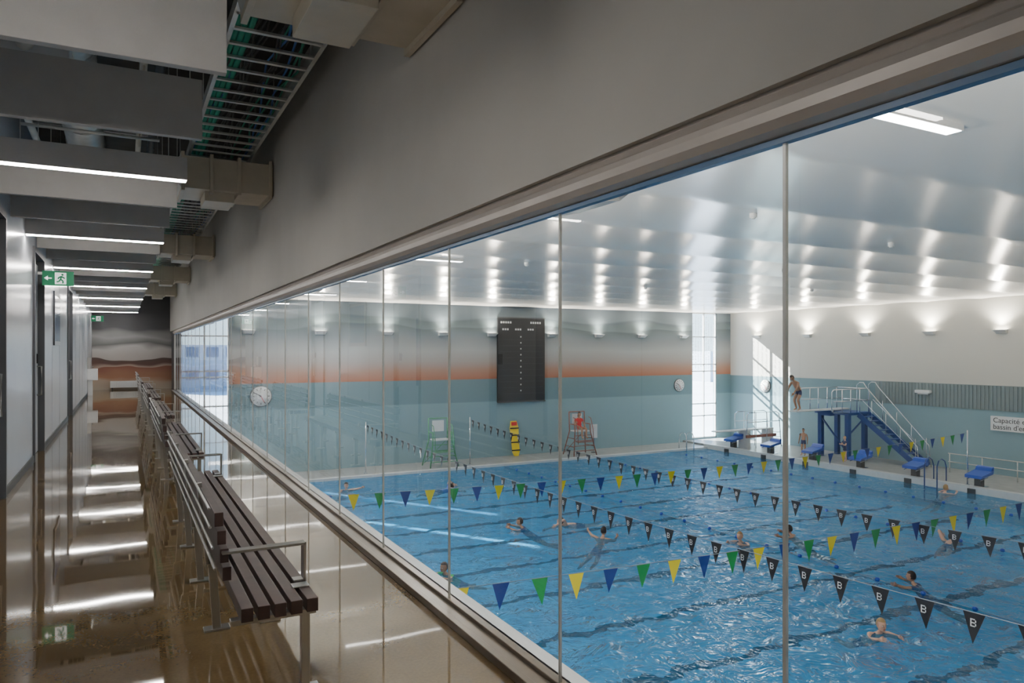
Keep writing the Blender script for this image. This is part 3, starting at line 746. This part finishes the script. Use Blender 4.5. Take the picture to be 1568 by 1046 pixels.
def head_geo(b, c, fwd, up, skin, hair, longhair=False):
    c = Vector(c); fwd = Vector(fwd).normalized(); up = Vector(up).normalized(); side = up.cross(fwd).normalized(); up = fwd.cross(side).normalized()
    rot = Matrix((fwd, side, up)).transposed()
    b.sph(c, (.095, .076, .118), skin, 16, 12, rot)
    T = lambda x, y, z: c + rot @ Vector((x, y, z))
    b.sph(T(.03, 0, -.06), (.055, .052, .05), skin, 10, 8, rot)
    b.tube([T(.085, 0, .015), T(.108, 0, -.022), T(.09, 0, -.03)], [.008, .015, .01], skin, 8)
    for s in (-1, 1):
        b.sph(T(.080, .03*s, .004), (.013, .016, .010), 'pwhite', 8, 6, rot); b.sph(T(.089, .03*s, .004), (.006, .007, .007), 'hair', 8, 6, rot)
        b.tube([T(.09, .016*s, .026), T(.082, .046*s, .026)], .005, hair, 6)
        b.sph(T(-.005, .078*s, -.005), (.02, .009, .032), skin, 8, 6, rot)
    b.sph(T(.086, 0, -.058), (.010, .024, .008), 'lips', 8, 6, rot)
    b.sph(T(-.008, 0, .012), (.104, .086, .122), hair, 16, 12, rot, filt=lambda v: v.z > 0.42 or (v.x < -0.05 and v.z > -0.55))
    if longhair: b.sph(T(-.085, 0, -.08), (.04, .06, .12), hair, 10, 8, rot)
def hand_geo(b, w, d, palm_n, skin, thumb_side):
    w = Vector(w); d = Vector(d).normalized(); n = Vector(palm_n); n = (n-d*n.dot(d)).normalized(); sd = d.cross(n).normalized()
    vs = []
    for (t, hw, th) in ((-.01, .024, .016), (.045, .038, .014), (.085, .040, .011)):
        for (i, j) in ((-1, -1), (1, -1), (1, 1), (-1, 1)): vs.append(w+d*t+sd*hw*i+n*th*j)
    fs = [(0, 1, 2, 3), (11, 10, 9, 8)]
    for k in (0, 4): fs += [(k+i, k+4+i, k+4+(i+1) % 4, k+(i+1) % 4) for i in range(4)]
    b.add(vs, fs, skin, True)
    for k, L in enumerate((.062, .072, .068, .052)):
        o = (-.03+.02*k)*thumb_side*-1
        base = w+d*.08+sd*o
        b.tube([base, base+d*L*.5+n*.004, base+d*L*.8+n*.014, base+d*L+n*.028], [.009, .0085, .0075, .005], skin, 6)
    base = w+d*.02+sd*.03*thumb_side
    b.tube([base, base+d*.03+sd*.025*thumb_side+n*.008, base+d*.055+sd*.032*thumb_side+n*.02], [.012, .010, .007], skin, 6)

def person(name, J, loc, rotz=0, scale=1.0, skin='skin', hair='hair', top=None, bottom='suit', headf=(1, 0, 0), headup=(0, 0, 1), longhair=False):
    keys = list(J.keys()); idx = {k: i for i, k in enumerate(keys)}
    me = bpy.data.meshes.new('tmp'); me.from_pydata([J[k] for k in keys], [(idx[a], idx[c]) for a, c in BONES], [])
    ob = bpy.data.objects.new('tmp', me); COL.objects.link(ob)
    sk = ob.modifiers.new('skin', 'SKIN'); sk.branch_smoothing = 0.6
    sv = me.skin_vertices[0].data
    for k in keys:
        base = k[:-1] if k[-1] in 'LR' and k[:-1] in RAD else k
        r = RAD[base]; sv[idx[k]].radius = (r, r); sv[idx[k]].use_root = (k == 'pelvis')
    ss = ob.modifiers.new('sub', 'SUBSURF'); ss.levels = 2; ss.render_levels = 2
    dg = C.evaluated_depsgraph_get(); dg.update()
    em = bpy.data.meshes.new_from_object(ob.evaluated_get(dg))
    b = MB(name)
    segs = [(a, c, Vector(J[a]), Vector(J[c])) for a, c in BONES]
    verts = [tuple(v.co) for v in em.vertices]
    groups = {}
    for p in em.polygons:
        cc = p.center; best = None; bd = 9
        for a, c, A, B in segs:
            t = max(0, min(1, (cc-A).dot(B-A)/max(1e-9, (B-A).length_squared))); dd = (cc-(A+(B-A)*t)).length
            if dd < bd: bd = dd; best = (a, c, t)
        a, c, t = best; mt = skin
        if (a, c) == ('pelvis', 'waist'): mt = bottom if t < .45 else (top or skin)
        if a == 'pelvis' and c[:2] == 'hi': mt = bottom
        if a[:2] == 'hi' and t < .35: mt = bottom
        if top and ((a, c) in (('waist', 'chest'), ('chest', 'neck')) and not (a == 'chest' and t > .75)): mt = top
        if top and (a == 'chest' and c[:2] == 'sh'): mt = top
        if top and a[:2] == 'sh' and t < .5: mt = top
        groups.setdefault(mt, []).append(tuple(p.vertices))
    base = len(b.v); b.v += verts
    for mt, fs in groups.items():
        k = b.m(mt)
        for f in fs: b.f.append([base+i for i in f]); b.mi.append(k); b.sm.append(True)
    hc = Vector(J['head'])+Vector(headup).normalized()*.085+Vector(headf).normalized()*.015
    head_geo(b, hc, headf, headup, skin, hair, longhair)
    for s, ts in (('L', -1), ('R', 1)):
        d = Vector(J['wr'+s])-Vector(J['el'+s])
        hand_geo(b, J['wr'+s], d, (0.2, -0.9 if s == 'L' else 0.9, -0.3), skin, ts)
    bpy.data.objects.remove(ob)
    b.v = [(v[0]*scale, v[1]*scale, v[2]*scale) for v in b.v]
    return b.build(loc=loc, rotz=rotz)

# leaning forward in a breaststroke pose, hips and legs trailing just under the surface
SW1 = dict(pelvis=(-.40, 0, 1.05), waist=(-.27, 0, 1.13), chest=(-.10, 0, 1.25), neck=(.03, 0, 1.39), head=(.07, 0, 1.47),
    shL=(-.02, .18, 1.34), elL=(.16, .30, 1.33), wrL=(.38, .20, 1.41), shR=(-.02, -.18, 1.34), elR=(.16, -.30, 1.33), wrR=(.36, -.24, 1.40),
    hiL=(-.45, .09, 1.02), knL=(-.76, .13, .90), anL=(-1.10, .16, .80), toL=(-1.22, .18, .76), hiR=(-.45, -.09, 1.02), knR=(-.72, -.13, .84), anR=(-1.06, -.16, .82), toR=(-1.18, -.18, .80))
SW2 = dict(SW1, elL=(.10, .40, 1.38), wrL=(.24, .56, 1.45), elR=(.12, -.32, 1.30), wrR=(.33, -.3, 1.38))
FS = dict(pelvis=(-.5, 0, -.06), waist=(-.34, 0, -.04), chest=(-.14, 0, -.01), neck=(.02, 0, 0.03), head=(.09, 0, .05),
    shL=(-.04, .18, .02), elL=(.12, .33, .26), wrL=(.36, .28, .10), shR=(-.02, -.17, -.02), elR=(.24, -.2, -.08), wrR=(.48, -.18, -.12),
    hiL=(-.56, .09, -.07), knL=(-.95, .1, -.06), anL=(-1.36, .1, -.10), toL=(-1.5, .1, -.14), hiR=(-.56, -.09, -.07), knR=(-.95, -.1, -.12), anR=(-1.34, -.1, -.05), toR=(-1.48, -.1, -.03))
def swim(x, y, J, rot, skin='skin', hair='hair', sc=1.0, top=None):
    if J is FS: person('swimmer', J, (x, y, ZW-0.03), rot, sc, skin, hair, top, headf=(.75, 0, .55), headup=(-.3, 0, .95))
    else: person('swimmer', J, (x, y, ZW-1.37*sc), rot, sc, skin, hair, top)
D = math.radians
swim(10.6, 19.1, SW1, D(150), 'skin2', 'hair', 1.0, 'suit')
swim(11.9, 18.9, FS, D(175), 'skin')
swim(12.05, 17.0, SW2, D(30), 'skin2', 'hair')
swim(15.2, 14.8, SW1, D(200), 'skin', 'hair2')
swim(17.0, 14.6, SW2, D(120), 'skin2')
swim(20.5, 12.1, FS, D(20), 'skin')
swim(15.9, 10.2, SW2, D(110), 'skin2', 'hair', 1.0, 'suit')
swim(12.6, 8.8, SW1, D(-110), 'skin', 'hair2')
swim(6.8, 16.0, SW1, D(200), 'skin2', 'hair', 1.0, 'green')
swim(11.2, 25.9, FS, D(10), 'skin', 'hair', 1.0, 'blue')
swim(7.5, 27.5, SW2, D(-90), 'skin', 'hair')
swim(27.2, 16.3, SW1, D(0), 'skin', 'hair2')
DV = dict(STAND, pelvis=(-.12, 0, .80), waist=(-.05, 0, .95), chest=(.10, 0, 1.12), neck=(.2, 0, 1.25), head=(.27, 0, 1.31),
    shL=(.14, .18, 1.19), elL=(.28, .22, .95), wrL=(.42, .18, .76), shR=(.14, -.18, 1.19), elR=(.28, -.22, .95), wrR=(.40, -.18, .74),
    hiL=(-.12, .09, .76), knL=(.1, .1, .45), anL=(-.05, .1, .09), toL=(.12, .11, .03), hiR=(-.12, -.09, .76), knR=(.08, -.1, .45), anR=(-.07, -.1, .09), toR=(.1, -.11, .03))
person('diver', DV, (27.85, 23.6, zp+0.105), D(180), 1.12, 'skin2', 'hair', None, 'suit', headf=(.8, 0, -.5), headup=(.5, 0, .8))
person('child_bather', STAND, (29.4, 24.55, -3.55), D(200), 0.77, 'skin2', 'hair')
person('child_bather', dict(STAND, elL=(.12, .24, 1.14), wrL=(.3, .12, 1.2), elR=(.12, -.24, 1.14), wrR=(.3, -.12, 1.2)), (29.5, 22.3, -3.55), D(160), 0.68, 'skin', 'hair2', 'suit')
ST = dict(pelvis=(0, 0, .12), waist=(0, 0, .28), chest=(.02, 0, .48), neck=(.03, 0, .64), head=(.05, 0, .72),
    shL=(.02, .18, .57), elL=(.06, .27, .32), wrL=(.26, .2, .22), shR=(.02, -.18, .57), elR=(.06, -.27, .32), wrR=(.26, -.2, .22),
    hiL=(.06, .1, .10), knL=(.48, .13, .12), anL=(.50, .13, -.30), toL=(.64, .14, -.36), hiR=(.06, -.1, .10), knR=(.48, -.13, .12), anR=(.50, -.13, -.30), toR=(.64, -.14, -.36))
person('lifeguard', ST, (20.3, 30.7, ZD+1.23), D(-90), 1.0, 'skin2', 'hair', 'red', 'red', longhair=True)

# ------------------------------------------------------------ sun, sky
sun = bpy.data.lights.new('sun', 'SUN'); sun.energy = 75; sun.angle = 0.01; sun.color = (1, 0.95, 0.88)
so = bpy.data.objects.new('sun', sun); COL.objects.link(so)
so.rotation_euler = Vector((0.54, -0.84, -0.56)).to_track_quat('-Z', 'Y').to_euler(); so.location = (-20, 60, 30)
w = bpy.data.worlds.new('World'); scene.world = w; w.use_nodes = True; nt = w.node_tree
tc = nt.nodes.new('ShaderNodeTexCoord'); sp = nt.nodes.new('ShaderNodeSeparateXYZ'); nt.links.new(tc.outputs['Generated'], sp.inputs[0])
rp = nt.nodes.new('ShaderNodeValToRGB'); rp.color_ramp.elements[0].position = 0.0; rp.color_ramp.elements[0].color = (0.72, 0.88, 1.0, 1)
rp.color_ramp.elements[1].position = 0.5; rp.color_ramp.elements[1].color = (0.16, 0.40, 0.85, 1)
nt.links.new(sp.outputs['Z'], rp.inputs['Fac']); nt.links.new(rp.outputs['Color'], nt.nodes['Background'].inputs[0]); nt.nodes['Background'].inputs[1].default_value = 4.5

# ------------------------------------------------------------ camera
cam = bpy.data.cameras.new('camera'); cam.lens = 1108/1568*36; cam.sensor_width = 36; cam.shift_y = 14/1568; cam.clip_start = 0.05; cam.clip_end = 500
co = bpy.data.objects.new('camera', cam); COL.objects.link(co); co.location = (0, 0, 1.6); co.rotation_euler = (D(90), 0, D(-28.2))
scene.camera = co
